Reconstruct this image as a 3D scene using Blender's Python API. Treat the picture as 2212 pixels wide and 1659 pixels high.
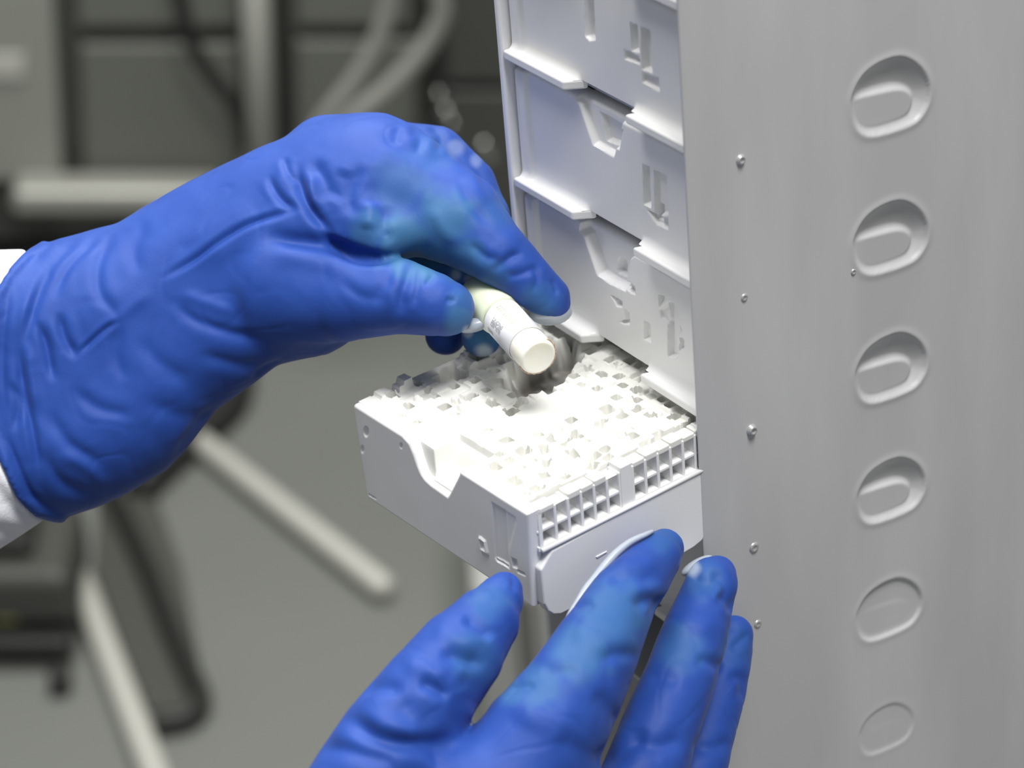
import bpy, math, random
import numpy as np
from mathutils import Vector, Matrix

random.seed(7)
rng = np.random.default_rng(11)
S = bpy.context.scene
for o in list(bpy.data.objects):
    bpy.data.objects.remove(o)

# ------------------------------------------------------------------ camera
IW, IH = 2212.0, 1659.0
FPX = 6000.0                                   # focal length in pixels of the 2212 px wide frame
YAW, PITCH, ROLL = -1.016364, 0.528994, -0.085384
Z0 = 1.10                                      # height of the first drawer ledge above the floor
CAM = np.array([0.45952, -0.33669, 0.241708 + Z0])
FWD = np.array([math.sin(YAW)*math.cos(PITCH), math.cos(YAW)*math.cos(PITCH), -math.sin(PITCH)])
ROOM_F = np.array([math.sin(YAW), math.cos(YAW), 0.0]); ROOM_R = np.array([math.cos(YAW), -math.sin(YAW), 0.0])
_r = ROOM_R; _u = np.cross(_r, FWD)
RGT = _r*math.cos(ROLL) + _u*math.sin(ROLL)
UPV = -_r*math.sin(ROLL) + _u*math.cos(ROLL)
cd = bpy.data.cameras.new('camera'); cam = bpy.data.objects.new('camera', cd)
S.collection.objects.link(cam); S.camera = cam
cam.matrix_world = Matrix(((RGT[0], UPV[0], -FWD[0], CAM[0]), (RGT[1], UPV[1], -FWD[1], CAM[1]),
                           (RGT[2], UPV[2], -FWD[2], CAM[2]), (0, 0, 0, 1)))
cd.sensor_fit = 'HORIZONTAL'; cd.sensor_width = 36.0; cd.lens = FPX/IW*36.0
cd.clip_start = 0.02; cd.clip_end = 50
cd.dof.use_dof = True; cd.dof.focus_distance = 0.676; cd.dof.aperture_fstop = 13.0

# ------------------------------------------------------------------ world, lights, exposure
wd = bpy.data.worlds.new('world'); S.world = wd; wd.use_nodes = True
wd.node_tree.nodes['Background'].inputs[0].default_value = (0.95, 0.97, 1.0, 1)
wd.node_tree.nodes['Background'].inputs[1].default_value = 0.21
def area(name, loc, target, size, sizey, energy, col=(1, 1, 1)):
    l = bpy.data.lights.new(name, 'AREA'); l.shape = 'RECTANGLE'; l.size = size; l.size_y = sizey
    l.energy = energy; l.color = col
    o = bpy.data.objects.new(name, l); S.collection.objects.link(o)
    o.location = loc
    d = Vector(target) - Vector(loc); o.rotation_euler = d.to_track_quat('-Z', 'Y').to_euler()
    return o
area('ceiling_lamp', (-0.15, -0.30, Z0 + 1.05), (-0.05, -0.03, Z0 - 0.1), 0.42, 0.42, 7.4, (1, 0.985, 0.96))
area('panel_fill', (0.55, 0.02, Z0 + 1.30), (0.0, 0.03, Z0 - 0.1), 0.45, 0.45, 25, (1, 0.99, 0.97))  # added fill to light the side panel, no known fixture
area('background_fill', tuple(CAM + ROOM_F*1.9 + np.array([0, 0, 1.3])), tuple(CAM + ROOM_F*2.2 - np.array([0, 0, 1.3])), 1.2, 1.2, 62, (1.0, 1.0, 0.95))  # added to brighten the far background, no known fixture
S.view_settings.view_transform = 'Standard'; S.view_settings.look = 'None'
S.view_settings.gamma = 1.0; S.view_settings.use_curve_mapping = False
S.view_settings.exposure = 0.16

# ------------------------------------------------------------------ helpers
def ray(px, py):
    return FWD + RGT*((px - IW/2)/FPX) - UPV*((py - IH/2)/FPX)
def P(px, py, t):                              # a point at depth t along the view axis
    return CAM + t*ray(px, py)
def hitp(px, py, p0, n):                       # where the sight line meets a plane of the scene
    d = ray(px, py); n = np.asarray(n, float)
    return CAM + d*(((np.asarray(p0) - CAM) @ n)/(d @ n))
def back(px, py, b):                           # on the upright plane b metres in front of the camera
    return hitp(px, py, CAM + ROOM_F*b, ROOM_F)
def onfloor(px, py, z=0.0):
    return hitp(px, py, (0, 0, z), (0, 0, 1))
def pix(V):
    d = V - CAM; z = d @ FWD
    return np.stack([IW/2 + FPX*(d @ RGT)/z, IH/2 - FPX*(d @ UPV)/z], -1)

def link(o, parent=None):
    S.collection.objects.link(o)
    if parent is not None: o.parent = parent
    return o
def tag(o, label=None, cat=None, group=None, kind=None):
    if label: o['label'] = label
    if cat: o['category'] = cat
    if group: o['group'] = group
    if kind: o['kind'] = kind
    return o
def empty(name, loc=(0, 0, 0), rz=0.0):
    o = bpy.data.objects.new(name, None); o.location = loc; o.rotation_euler = (0, 0, rz)
    o.empty_display_size = 0.01
    return link(o)
def mk(name, V, Fs, mat=None, parent=None, smooth=True, world=False, bevel=0, bseg=2, sub=0):
    me = bpy.data.meshes.new(name)
    V = np.asarray(V, float)
    if isinstance(Fs, np.ndarray):
        n, k = Fs.shape
        me.vertices.add(len(V)); me.vertices.foreach_set('co', V.astype(np.float32).ravel())
        me.loops.add(n*k); me.loops.foreach_set('vertex_index', Fs.astype(np.int32).ravel())
        me.polygons.add(n); me.polygons.foreach_set('loop_start', np.arange(0, n*k, k, dtype=np.int32))
        me.update(calc_edges=True)
    else:
        me.from_pydata([tuple(v) for v in V], [], [tuple(int(i) for i in f) for f in Fs])
    me.validate()
    me.polygons.foreach_set('use_smooth', [smooth]*len(me.polygons)); me.update()
    if mat: me.materials.append(mat)
    o = bpy.data.objects.new(name, me); link(o, parent)
    if world and parent is not None:
        o.matrix_parent_inverse = parent.matrix_world.inverted()
    if bevel:
        m = o.modifiers.new('bevel', 'BEVEL'); m.width = bevel; m.segments = bseg; m.limit_method = 'ANGLE'
        m.angle_limit = math.radians(40); m.harden_normals = True
    if sub:
        m = o.modifiers.new('sub', 'SUBSURF'); m.levels = sub; m.render_levels = sub
    return o
class MB:
    def __init__(s): s.V = []; s.F = []
    def add(s, V, F):
        n = len(s.V); s.V += [tuple(v) for v in V]; s.F += [tuple(i + n for i in f) for f in F]; return s
    def box(s, a, b):
        (x0, y0, z0), (x1, y1, z1) = a, b
        return s.add([(x0,y0,z0),(x1,y0,z0),(x1,y1,z0),(x0,y1,z0),(x0,y0,z1),(x1,y0,z1),(x1,y1,z1),(x0,y1,z1)],
                     [(3,2,1,0),(4,5,6,7),(0,1,5,4),(1,2,6,5),(2,3,7,6),(3,0,4,7)])
    def prism(s, pts, off):                    # polygon pts (3-D) pushed along off
        n = len(pts); off = np.asarray(off, float); pts = [np.asarray(p, float) for p in pts]
        nn = sum((np.cross(pts[i], pts[(i+1) % n]) for i in range(n)), np.zeros(3))
        if nn @ off > 0: pts = pts[::-1]
        V = pts + [p + off for p in pts]
        return s.add(V, [tuple(range(n)), tuple(range(2*n-1, n-1, -1))] + [((i+1) % n, i, n+i, n+(i+1) % n) for i in range(n)])
    def tube(s, pts, rad, n=12, cap=True):
        pts = [np.asarray(p, float) for p in pts]; m = len(pts)
        rad = [rad]*m if np.isscalar(rad) else rad
        prev = None; V = []; 
        for i, p in enumerate(pts):
            d = pts[min(i+1, m-1)] - pts[max(i-1, 0)]; d /= np.linalg.norm(d) + 1e-12
            a = prev if prev is not None else (np.array([0, 0, 1.0]) if abs(d[2]) < .9 else np.array([1.0, 0, 0]))
            a = a - d*(a @ d); a /= np.linalg.norm(a); prev = a; b = np.cross(d, a)
            for k in range(n):
                t = 2*math.pi*k/n; V.append(p + rad[i]*(a*math.cos(t) + b*math.sin(t)))
        F = [(i*n+k, i*n+(k+1) % n, (i+1)*n+(k+1) % n, (i+1)*n+k) for i in range(m-1) for k in range(n)]
        if cap: F += [tuple(range(n-1, -1, -1)), tuple((m-1)*n+k for k in range(n))]
        return s.add(V, F)
    def build(s, name, mat, parent=None, **kw): return mk(name, s.V, s.F, mat, parent, **kw)
def spline(pts, n=12):
    pts = [np.asarray(p, float) for p in pts]; out = []
    q = [2*pts[0]-pts[1]] + pts + [2*pts[-1]-pts[-2]]
    for i in range(1, len(q)-2):
        for k in range(n):
            t = k/n; p0, p1, p2, p3 = q[i-1], q[i], q[i+1], q[i+2]
            out.append(.5*((2*p1)+(-p0+p2)*t+(2*p0-5*p1+4*p2-p3)*t*t+(-p0+3*p1-3*p2+p3)*t**3))
    return out + [pts[-1]]
def sstep(a, b, x):
    t = np.clip((x-a)/(b-a), 0, 1); return t*t*(3-2*t)
def poly_sdf(X, Y, poly):                      # signed distance, negative inside
    poly = np.asarray(poly, float); d = np.full(X.shape, 1e18); ins = np.zeros(X.shape, bool)
    for (x0, y0), (x1, y1) in zip(poly, np.roll(poly, -1, 0)):
        ex, ey = x1-x0, y1-y0; wx, wy = X-x0, Y-y0
        h = np.clip((wx*ex+wy*ey)/(ex*ex+ey*ey+1e-18), 0, 1)
        d = np.minimum(d, (wx-h*ex)**2+(wy-h*ey)**2)
        c = (y0 > Y) != (y1 > Y)
        ins ^= c & (X < ex*(Y-y0)/(ey if ey else 1e-18)+x0)
    return np.where(ins, -1, 1)*np.sqrt(d)
def line_dist(X, Y, pts):
    d = np.full(X.shape, 1e18); par = np.zeros(X.shape); L = 0; seg = []
    for (x0, y0), (x1, y1) in zip(pts[:-1], pts[1:]): seg.append(math.hypot(x1-x0, y1-y0))
    tot = sum(seg); acc = 0
    for ((x0, y0), (x1, y1)), l in zip(zip(pts[:-1], pts[1:]), seg):
        ex, ey = x1-x0, y1-y0; h = np.clip(((X-x0)*ex+(Y-y0)*ey)/(l*l+1e-18), 0, 1)
        dd = (X-x0-h*ex)**2+(Y-y0-h*ey)**2; m = dd < d
        d = np.where(m, dd, d); par = np.where(m, (acc+h*l)/tot, par); acc += l
    return np.sqrt(d), par
def vnoise(x, y, z=0.0, seed=0):               # smooth value noise
    r = np.random.default_rng(seed).random(4096)
    x, y, z = np.broadcast_arrays(np.asarray(x, float), np.asarray(y, float), np.asarray(z, float))
    xi, yi, zi = np.floor(x).astype(int), np.floor(y).astype(int), np.floor(z).astype(int)
    xf, yf, zf = x-xi, y-yi, z-zi
    u, v, w = [a*a*(3-2*a) for a in (xf, yf, zf)]
    def h(i, j, k): return r[(i*73+j*1259+k*3571+((i*j) & 255)*7) & 4095]
    def lx(j, k): return h(xi, yi+j, zi+k)*(1-u)+h(xi+1, yi+j, zi+k)*u
    return (lx(0, 0)*(1-v)+lx(1, 0)*v)*(1-w)+(lx(0, 1)*(1-v)+lx(1, 1)*v)*w
def gridfaces(n, m):
    i = np.arange(n*m).reshape(n, m)
    return np.stack([i[:-1, :-1].ravel(), i[1:, :-1].ravel(), i[1:, 1:].ravel(), i[:-1, 1:].ravel()], 1)
def slab(name, G, off, mat, parent, flip=False, smooth=True):   # grid surface G (n,m,3) closed behind by off
    n, m, _ = G.shape; F = gridfaces(n, m); V = G.reshape(-1, 3)
    idx = np.arange(n*m).reshape(n, m)
    ring = np.concatenate([idx[:, 0], idx[-1, 1:], idx[-2::-1, -1], idx[0, -2:0:-1]])
    B = V[ring] + np.asarray(off); nb = len(ring); b = np.arange(nb)+n*m
    # a second copy of the rim keeps the edge between face and side crisp
    F2 = np.stack([ring, np.roll(ring, -1), np.roll(b, -1), b], 1)
    faces = np.concatenate([F, F2[:, ::-1]])
    if flip: faces = faces[:, ::-1]
    c = len(V)+nb; Vall = np.concatenate([V, B, B.mean(0)[None]])
    tri = np.stack([b, np.roll(b, -1), np.full(nb, c), np.full(nb, c)], 1)
    fl = [tuple(f) for f in faces.tolist()] + [tuple(t[:3]) if not flip else tuple(t[2::-1]) for t in tri.tolist()]
    me = mk(name, Vall, fl, mat, parent, smooth=smooth)
    me.data.set_sharp_from_angle(angle=math.radians(50))
    return me

# ------------------------------------------------------------------ materials
def mat(name, col, rough=.5, metal=0.0, sss=0.0, ssr=(1, 1, 1), sscale=.002, spec=.5, coat=0, noise=None, bump=None, trans=0.0, sheen=0):
    m = bpy.data.materials.new(name); m.use_nodes = True; nt = m.node_tree; b = nt.nodes['Principled BSDF']
    b.inputs['Base Color'].default_value = (*col, 1); b.inputs['Roughness'].default_value = rough
    b.inputs['Metallic'].default_value = metal; b.inputs['Specular IOR Level'].default_value = spec
    if sss:
        b.inputs['Subsurface Weight'].default_value = sss; b.inputs['Subsurface Radius'].default_value = ssr
        b.inputs['Subsurface Scale'].default_value = sscale
    if coat: b.inputs['Coat Weight'].default_value = coat; b.inputs['Coat Roughness'].default_value = .15
    if trans: b.inputs['Transmission Weight'].default_value = trans
    if sheen: b.inputs['Sheen Weight'].default_value = sheen
    tc = nt.nodes.new('ShaderNodeTexCoord')
    if noise:                                   # (scale, amount, second colour, stretch)
        sc, am, c2, st = noise
        mp = nt.nodes.new('ShaderNodeMapping'); mp.inputs['Scale'].default_value = st
        nz = nt.nodes.new('ShaderNodeTexNoise'); nz.inputs['Scale'].default_value = sc; nz.inputs['Detail'].default_value = 4
        rp = nt.nodes.new('ShaderNodeValToRGB'); rp.color_ramp.elements[0].position = .42; rp.color_ramp.elements[1].position = .68
        rp.color_ramp.elements[0].color = (*col, 1)
        rp.color_ramp.elements[1].color = tuple(col[i]*(1-am)+c2[i]*am for i in range(3))+(1,)
        nt.links.new(tc.outputs['Object'], mp.inputs[0]); nt.links.new(mp.outputs[0], nz.inputs['Vector'])
        nt.links.new(nz.outputs['Fac'], rp.inputs[0]); nt.links.new(rp.outputs[0], b.inputs['Base Color'])
    if bump:                                    # (scale, strength, distance)
        nz = nt.nodes.new('ShaderNodeTexNoise'); nz.inputs['Scale'].default_value = bump[0]; nz.inputs['Detail'].default_value = 3
        bp = nt.nodes.new('ShaderNodeBump'); bp.inputs['Strength'].default_value = bump[1]; bp.inputs['Distance'].default_value = bump[2]
        nt.links.new(tc.outputs['Object'], nz.inputs['Vector']); nt.links.new(nz.outputs['Fac'], bp.inputs['Height'])
        nt.links.new(bp.outputs[0], b.inputs['Normal'])
    return m
M_PLA = mat('white_plastic', (.85, .85, .85), .38, spec=.4, bump=(900, .08, .0002))
M_TRAY = mat('tray_plastic', (.82, .82, .825), .4, spec=.4, bump=(900, .08, .0002))
M_FROST = mat('frosted_plastic', (.80, .795, .76), .55, spec=.3, sss=.06, ssr=(1, .95, .8), sscale=.0008, bump=(2500, .15, .0002))
M_ALU = mat('dull_aluminium', (.53, .53, .54), .40, metal=.10, noise=(26, .8, (.63, .63, .637), (1, 1, .22)), bump=(1500, .05, .0001))
M_STEELR = mat('rivet_metal', (.62, .62, .62), .3, metal=.6)
def paint_cavity_shade(m):                              # dark brown painted into the colour as shade inside the cavity
    nt = m.node_tree; b = nt.nodes['Principled BSDF']; at = nt.nodes.new('ShaderNodeVertexColor'); at.layer_name = 'cavity_shade'
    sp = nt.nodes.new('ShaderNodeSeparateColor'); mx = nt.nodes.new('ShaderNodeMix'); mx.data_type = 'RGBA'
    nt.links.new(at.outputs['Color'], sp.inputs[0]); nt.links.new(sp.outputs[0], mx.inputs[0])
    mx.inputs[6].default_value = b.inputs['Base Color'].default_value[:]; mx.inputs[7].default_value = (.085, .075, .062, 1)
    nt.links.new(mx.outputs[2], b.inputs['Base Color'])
M_GRID = mat('frosted_grid_plastic', (.80, .795, .755), .55, spec=.3, sss=.06, ssr=(1, .95, .8), sscale=.0008, bump=(2500, .15, .0002)); paint_cavity_shade(M_GRID)
M_VBODY = mat('vial_plastic', (.88, .87, .78), .3, sss=.4, ssr=(1, .9, .5), sscale=.003, coat=.4)
M_VCAP = mat('vial_cap_plastic', (.74, .81, .60), .28, sss=.5, ssr=(.8, 1, .5), sscale=.003, coat=.5)
M_LABEL = mat('label_paper', (.86, .87, .90), .35, coat=.3)
M_INK = mat('label_ink', (.30, .30, .33), .5)
M_INK2 = mat('faded_ink', (.62, .60, .48), .5)
M_ICE = mat('clear_ice', (.85, .88, .86), .12, trans=.75, coat=.3)
M_RIM = mat('brown_crust', (.42, .24, .13), .35, coat=.5, noise=(2500, .8, (.75, .6, .45), (1, 1, 1)))
M_PALE = mat('pale_latex', (.38, .42, .49), .35, sss=.2, coat=.3)
M_SLEEVE = mat('white_cotton', (.80, .80, .86), .85, bump=(1800, .3, .0003))
M_FLOOR = mat('grey_vinyl_floor', (.155, .160, .149), .42, noise=(2.2, .5, (.13, .134, .125), (1, 1, 1)))
M_WALL = mat('equipment_grey', (.125, .13, .115), .5)
M_WALL2 = mat('equipment_light_grey', (.25, .26, .23), .5)
M_DARK = mat('dark_rubber', (.012, .013, .011), .55)
M_DGREY = mat('dark_grey_metal', (.055, .057, .05), .5)
M_POST = mat('brushed_steel', (.34, .34, .31), .4, metal=.3)
M_HOSE = mat('grey_hose', (.24, .24, .22), .5)
M_PALEBAR = mat('pale_enamel', (.44, .435, .40), .4)
M_YEL = mat('yellow_mark', (.30, .29, .10), .5)
M_PIPE = mat('chrome', (.5, .5, .48), .12, metal=1.0)

def glove_mat():
    m = bpy.data.materials.new('blue_nitrile'); m.use_nodes = True; nt = m.node_tree; b = nt.nodes['Principled BSDF']
    at = nt.nodes.new('ShaderNodeVertexColor'); at.layer_name = 'tint'
    sep = nt.nodes.new('ShaderNodeSeparateColor'); nt.links.new(at.outputs['Color'], sep.inputs[0])
    tc = nt.nodes.new('ShaderNodeTexCoord')
    nz = nt.nodes.new('ShaderNodeTexNoise'); nz.inputs['Scale'].default_value = 90; nz.inputs['Detail'].default_value = 4
    nt.links.new(tc.outputs['Object'], nz.inputs['Vector'])
    rp = nt.nodes.new('ShaderNodeValToRGB')
    rp.color_ramp.elements[0].position = .3; rp.color_ramp.elements[0].color = (.013, .052, .275, 1)
    rp.color_ramp.elements[1].position = .75; rp.color_ramp.elements[1].color = (.019, .066, .32, 1)
    nt.links.new(nz.outputs['Fac'], rp.inputs[0])
    def mix(fac, a, colr):
        mx = nt.nodes.new('ShaderNodeMix'); mx.data_type = 'RGBA'
        nt.links.new(fac, mx.inputs[0]); nt.links.new(a, mx.inputs[6]); mx.inputs[7].default_value = (*colr, 1); return mx.outputs[2]
    c = mix(sep.outputs[0], rp.outputs[0], (.042, .145, .28))   # frosted teal
    c = mix(sep.outputs[1], c, (.55, .62, .68))                 # pale ice, also painted knuckle glints
    nt.links.new(c, b.inputs['Base Color'])
    b.inputs['Roughness'].default_value = .58; b.inputs['Specular IOR Level'].default_value = .24
    b.inputs['Sheen Weight'].default_value = .05; b.inputs['Sheen Roughness'].default_value = .5
    # fine skin and soft folds
    n2 = nt.nodes.new('ShaderNodeTexNoise'); n2.inputs['Scale'].default_value = 1400; n2.inputs['Detail'].default_value = 2
    nt.links.new(tc.outputs['Object'], n2.inputs['Vector'])
    b1 = nt.nodes.new('ShaderNodeBump'); b1.inputs['Strength'].default_value = .12; b1.inputs['Distance'].default_value = .0002
    nt.links.new(n2.outputs['Fac'], b1.inputs['Height']); nt.links.new(b1.outputs[0], b.inputs['Normal'])
    return m
M_GLOVE = glove_mat()

# ------------------------------------------------------------------ the room behind (far, out of focus)
DW = 2.62
def roombox(name, m, a0, a1, b0, b1, z0, z1, parent=None, bevel=0):   # a: across, b: away, z: up
    o = np.array([CAM[0], CAM[1], 0])
    c = [o + ROOM_R*a + ROOM_F*b for a, b in ((a0, b0), (a1, b0), (a1, b1), (a0, b1))]
    return MB().prism([p + [0, 0, z0] for p in c], (0, 0, z1-z0)).build(name, m, parent, smooth=False, bevel=bevel)
def ab(p):
    d = p - CAM; return d @ ROOM_R, d @ ROOM_F, p[2]
fl = roombox('floor', M_FLOOR, -2.6, 2.6, -1.4, DW+.5, -.05, 0); tag(fl, 'grey vinyl floor of the laboratory', kind='structure')
wb = roombox('wall_back', M_WALL, -2.6, 2.6, DW+.4, DW+.5, 0, 2.7); tag(wb, 'dark grey wall behind the equipment', kind='structure')

# ------------------------------------------------------------------ freezer rack
WR = 0.074866; PT = 0.035
rack = empty('freezer_rack', (0, 0, 0))
tag(rack, 'tall metal freezer rack with a dimpled grey side panel holding white drawers', 'rack')
def panel():
    # side panel surface on the plane X = PX0, in Y (depth) and Z
    PX0 = 0.0006
    ys = np.concatenate([np.linspace(-.0012, .0024, 12)[:-1], np.arange(.0024, .03, .0006), np.arange(.03, .098, .00035), np.linspace(.098, .25, 60)])
    zs = np.concatenate([np.linspace(Z0-1.1, Z0-.30, 30)[:-1], np.arange(Z0-.30, Z0+.025, .00042), np.linspace(Z0+.025, Z0+.038, 8)])
    Y, Z = np.meshgrid(ys, zs, indexing='ij')
    def yz(px, py):
        q = hitp(px, py, (PX0, 0, 0), (1, 0, 0)); return q[1], q[2]
    D = np.zeros_like(Y)
    out = [(1947,119),(1975,130),(1998,152),(2011,182),(2010,212),(2004,232),(1988,258),(1967,272),(1925,286),(1879,297),(1856,288),(1843,268),(1837,240),(1835,215),(1846,185),(1864,157),(1890,137),(1920,124)]
    low = [(1838,221),(1858,210),(1884,203),(1915,196),(1947,190),(1968,194),(1982,208),(1979,234),(1965,256),(1930,270),(1885,283),(1864,278),(1850,262),(1841,240)]
    c0 = np.array(yz(1925, 208))
    def rnd(L):                                # closed smooth outline
        q = np.array(L, float)
        for _ in range(3): q = np.stack([q*.75+np.roll(q, -1, 0)*.25, q*.25+np.roll(q, -1, 0)*.75], 1).reshape(-1, 2)
        return q
    out = np.array([yz(*p) for p in rnd(out)]) - c0; low = np.array([yz(*p) for p in rnd(low)]) - c0
    for cx, cy, amp, up, sc in [(1925,208,1,1,1), (1925,512,1,1,.97), (1926,793,1,1,.955), (1926,1058,.95,1,.93), (1922,1315,.62,.12,.93), (1916,1573,.28,.10,.80),
                                (1928,-112,1,1,1.02)]:
        c = np.array(yz(cx, cy)); m = (abs(Y-c[0]) < .02) & (abs(Z-c[1]) < .022)
        y, z = Y[m]-c[0], Z[m]-c[1]
        so = poly_sdf(y, z, out*sc); sl = poly_sdf(y, z, low*sc)
        ins = np.clip(-so, 0, None)
        upper = .0036*np.tanh(ins*.72/.0036)*up + .0010*sstep(0, .0012, ins)*(1-up)
        lower = .0011*sstep(0, .0018, ins)
        k = sstep(-.0009, .0009, sl)
        D[m] += amp*(lower*(1-k) + upper*k)
        # a soft lip pulled up around the pressing
        D[m] -= amp*.00022*np.exp(-(so/.0012)**2)*(so > -.0006)
    D += .00028*(vnoise(Y*55, Z*22, 0, 3)-.5) + .00010*(vnoise(Y*260, Z*45, 0, 4)-.5)*(Y < .035)
    # rounded front edge
    e = np.clip((.0024-(Y+.0012))/.0036, 0, 1); D += .0020*(1-np.sqrt(np.clip(1-e**2.2, 0, 1)))*1.0
    G = np.stack([PX0-D, Y, Z], -1)
    o = mk('side_panel', G.reshape(-1, 3), gridfaces(*G.shape[:2]), M_ALU, rack)
    so_ = o.modifiers.new('sheet', 'SOLIDIFY'); so_.thickness = .0009; so_.offset = -1
    tag(o, 'dimpled dull aluminium side panel')
    # rivets and weld spots
    for px, py, r, h in [(1608,643,7,.0003),(1623,928,10,.0011),(1629,1183,10,.0004),(1637,1348,8,.0003),(1600,345,9,.0007),(1843,587,6,.0004)]:
        yy, zz = yz(px, py); r *= .000118
        pts = [(PX0+.0000, 0), (PX0+h, 1)]
        V = []; n = 20; prof = [(-.001, 1.25), (.00005, 1.25), (h*.7, 1.0), (h, .82), (h, .6), (h*.55, .45), (h*.5, .05)]
        for x, k in prof:
            for i in range(n):
                a = 2*math.pi*i/n; V.append((PX0+x, yy+r*k*math.cos(a), zz+r*k*math.sin(a)))
        F = [(j*n+i, j*n+(i+1) % n, (j+1)*n+(i+1) % n, (j+1)*n+i) for j in range(len(prof)-1) for i in range(n)]
        F.append(tuple((len(prof)-1)*n+i for i in range(n)))
        mk('rivet', V, F, M_STEELR, rack)
panel()
MB().box((-WR-.0028, -.0002, 0), (-WR-.0006, .25, Z0+.038)).build('side_panel', M_PLA, rack, smooth=False, bevel=.0008)
MB().box((-WR-.0028, .246, 0), (-.001, .25, Z0+.038)).build('back_panel', M_ALU, rack, smooth=False)
MB().box((-WR-.0028, -.0002, Z0+.038), (.0006, .25, Z0+.040)).build('top_plate', M_ALU, rack, smooth=False)
MB().box((-WR-.006, -.004, 0), (.004, .254, .012)).build('base_plate', M_ALU, rack, smooth=False, bevel=.001)
for k in (-1, 0, 1, 2, 3, 4, 5, 6):
    zz = Z0 - k*PT - .0006
    MB().box((-WR-.0006, .008, zz-.0008), (-.0045, .246, zz)).build('shelf', M_ALU, rack, smooth=False)

# ------------------------------------------------------------------ closed drawers
def sz(px, py):
    q = hitp(px, py, (0, .004, 0), (0, 1, 0)); return q[0], q[2]
NOTCH2 = [(1243,216),(1252,228),(1281,314),(1326,340),(1346,262),(1372,240),(1372,150),(1243,150)]
INNER2 = [(1283,246),(1345,281),(1337,323),(1298,309)]
def drawer(k, label, recesses=(), notch=None, inner=None, low=False, ridge=None):
    d = empty('storage_drawer', (0, 0, Z0-k*PT)); tag(d, label, 'drawer', 'closed drawers in the metal rack')
    zb, zt = .0024, PT-.0030
    xs = np.unique(np.concatenate([np.linspace(-WR, -WR+.006, 30), np.arange(-WR+.006, -.003, .00026), np.linspace(-.003, -.0010, 16)]))
    zs = np.unique(np.concatenate([np.linspace(zb, zb+.0012, 6), np.arange(zb+.0012, zt-.001, .00026), np.linspace(zt-.001, zt, 7)]))
    X, Z = np.meshgrid(xs, zs, indexing='ij'); ZW = Z+Z0-k*PT
    Y = np.full_like(X, .004)
    Y -= .0013*(1-sstep(-WR+.0030, -WR+.0048, X))                      # raised left border
    Y -= .0004*(1-sstep(-WR+.0007, -WR+.0012, X))
    Y -= .0007*sstep(-.0026, -.0014, X)                                # raised right border
    # fillets running into the two ledges
    r = .0021; e = np.clip(Z-zb, 0, r); fil = r-np.sqrt(np.clip(r*r-(r-e)**2, 0, None))
    msk = (1-sstep(-.0485, -.0470, X)) + sstep(-.0262, -.0246, X)
    Y -= fil*.9*msk
    if notch is not None:
        s = poly_sdf(X, ZW, [sz(*p) for p in notch]); D = .0030*(1-sstep(-.0009, .0001, s))
        if inner is not None:
            si = poly_sdf(X, ZW, [sz(*p) for p in inner]); D = D*.6+.0015*(1-sstep(-.0005, .0002, si))
        Y += D
    for poly, dep in recesses:
        s = poly_sdf(X, ZW, [sz(*p) for p in poly]); Y += dep*(1-sstep(-.00055, .00012, s))
    # rounded outer edges
    ed = np.minimum(np.minimum(zt-Z, X+WR), -.0010-X); q = np.clip(1-ed/.0009, 0, 1); Y += .0009*(1-np.sqrt(1-q**2))
    Y += .00010*(vnoise(X*90, Z*90, k, 5)-.5)
    G = np.stack([X, Y, Z], -1)
    slab('front_plate', G, (0, .0046, 0), M_PLA, d)
    L = [(-WR-.0004, 0), (-.0496, 0), (-.0462, .0052), (-WR-.0004, .0052)]
    Rr = [(-.0245, 0), (-.0010, 0), (-.0010, .0052), (-.0215, .0052), (-.0236, .0026)]
    for pl in (L, Rr):
        MB().prism([(x, y, 0) for x, y in pl], (0, 0, .0025)).build('ledge', M_PLA, d, smooth=False, bevel=.0006, bseg=3)
    # tray body behind the front
    b = MB(); t = .0014; x0, x1, y0, y1 = -WR+.0015, -.0048, .0075, .12
    b.box((x0, y0, .0008), (x1, y1, .0022)); b.box((x0, y0, .0022), (x0+t, y1, zt-.003)); b.box((x1-t, y0, .0022), (x1, y1, zt-.003))
    b.box((x0, y1-t, .0022), (x1, y1, zt-.003)); b.box((x0+t, .0115, .0022), (x1-t, .0125, zt-.004))
    b.build('drawer_body', M_PLA, d, smooth=False)
    return d
s1 = [([(1262,-40),(1281,-34),(1286,86),(1273,88),(1264,78)], .0022), ([(1361,49),(1377,54),(1381,114),(1364,110)], .0016),
      ([(1384,58),(1405,66),(1409,158),(1387,150)], .0016), ([(1348,107),(1362,112),(1381,124),(1383,140),(1366,134),(1349,128)], .0011),
      ([(1387,156),(1406,163),(1423,167),(1425,199),(1387,178)], .0009)]
s2 = [([(1388,354),(1403,360),(1406,450),(1390,441)], .0017), ([(1412,366),(1440,379),(1443,464),(1414,468)], .0014), ([(1414,440),(1425,446),(1425,480),(1414,474)], .0018),
      ([(1396,452),(1420,464),(1443,472),(1443,497),(1417,485)], .0011)]
Z2 = lambda L: [(1050+.3014*x, 440+.3014*y) for x, y in L]
n3 = [(1252,500),(1262,512),(1290,595),(1318,614),(1352,630),(1362,560),(1385,545),(1385,440),(1252,440)]
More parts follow.
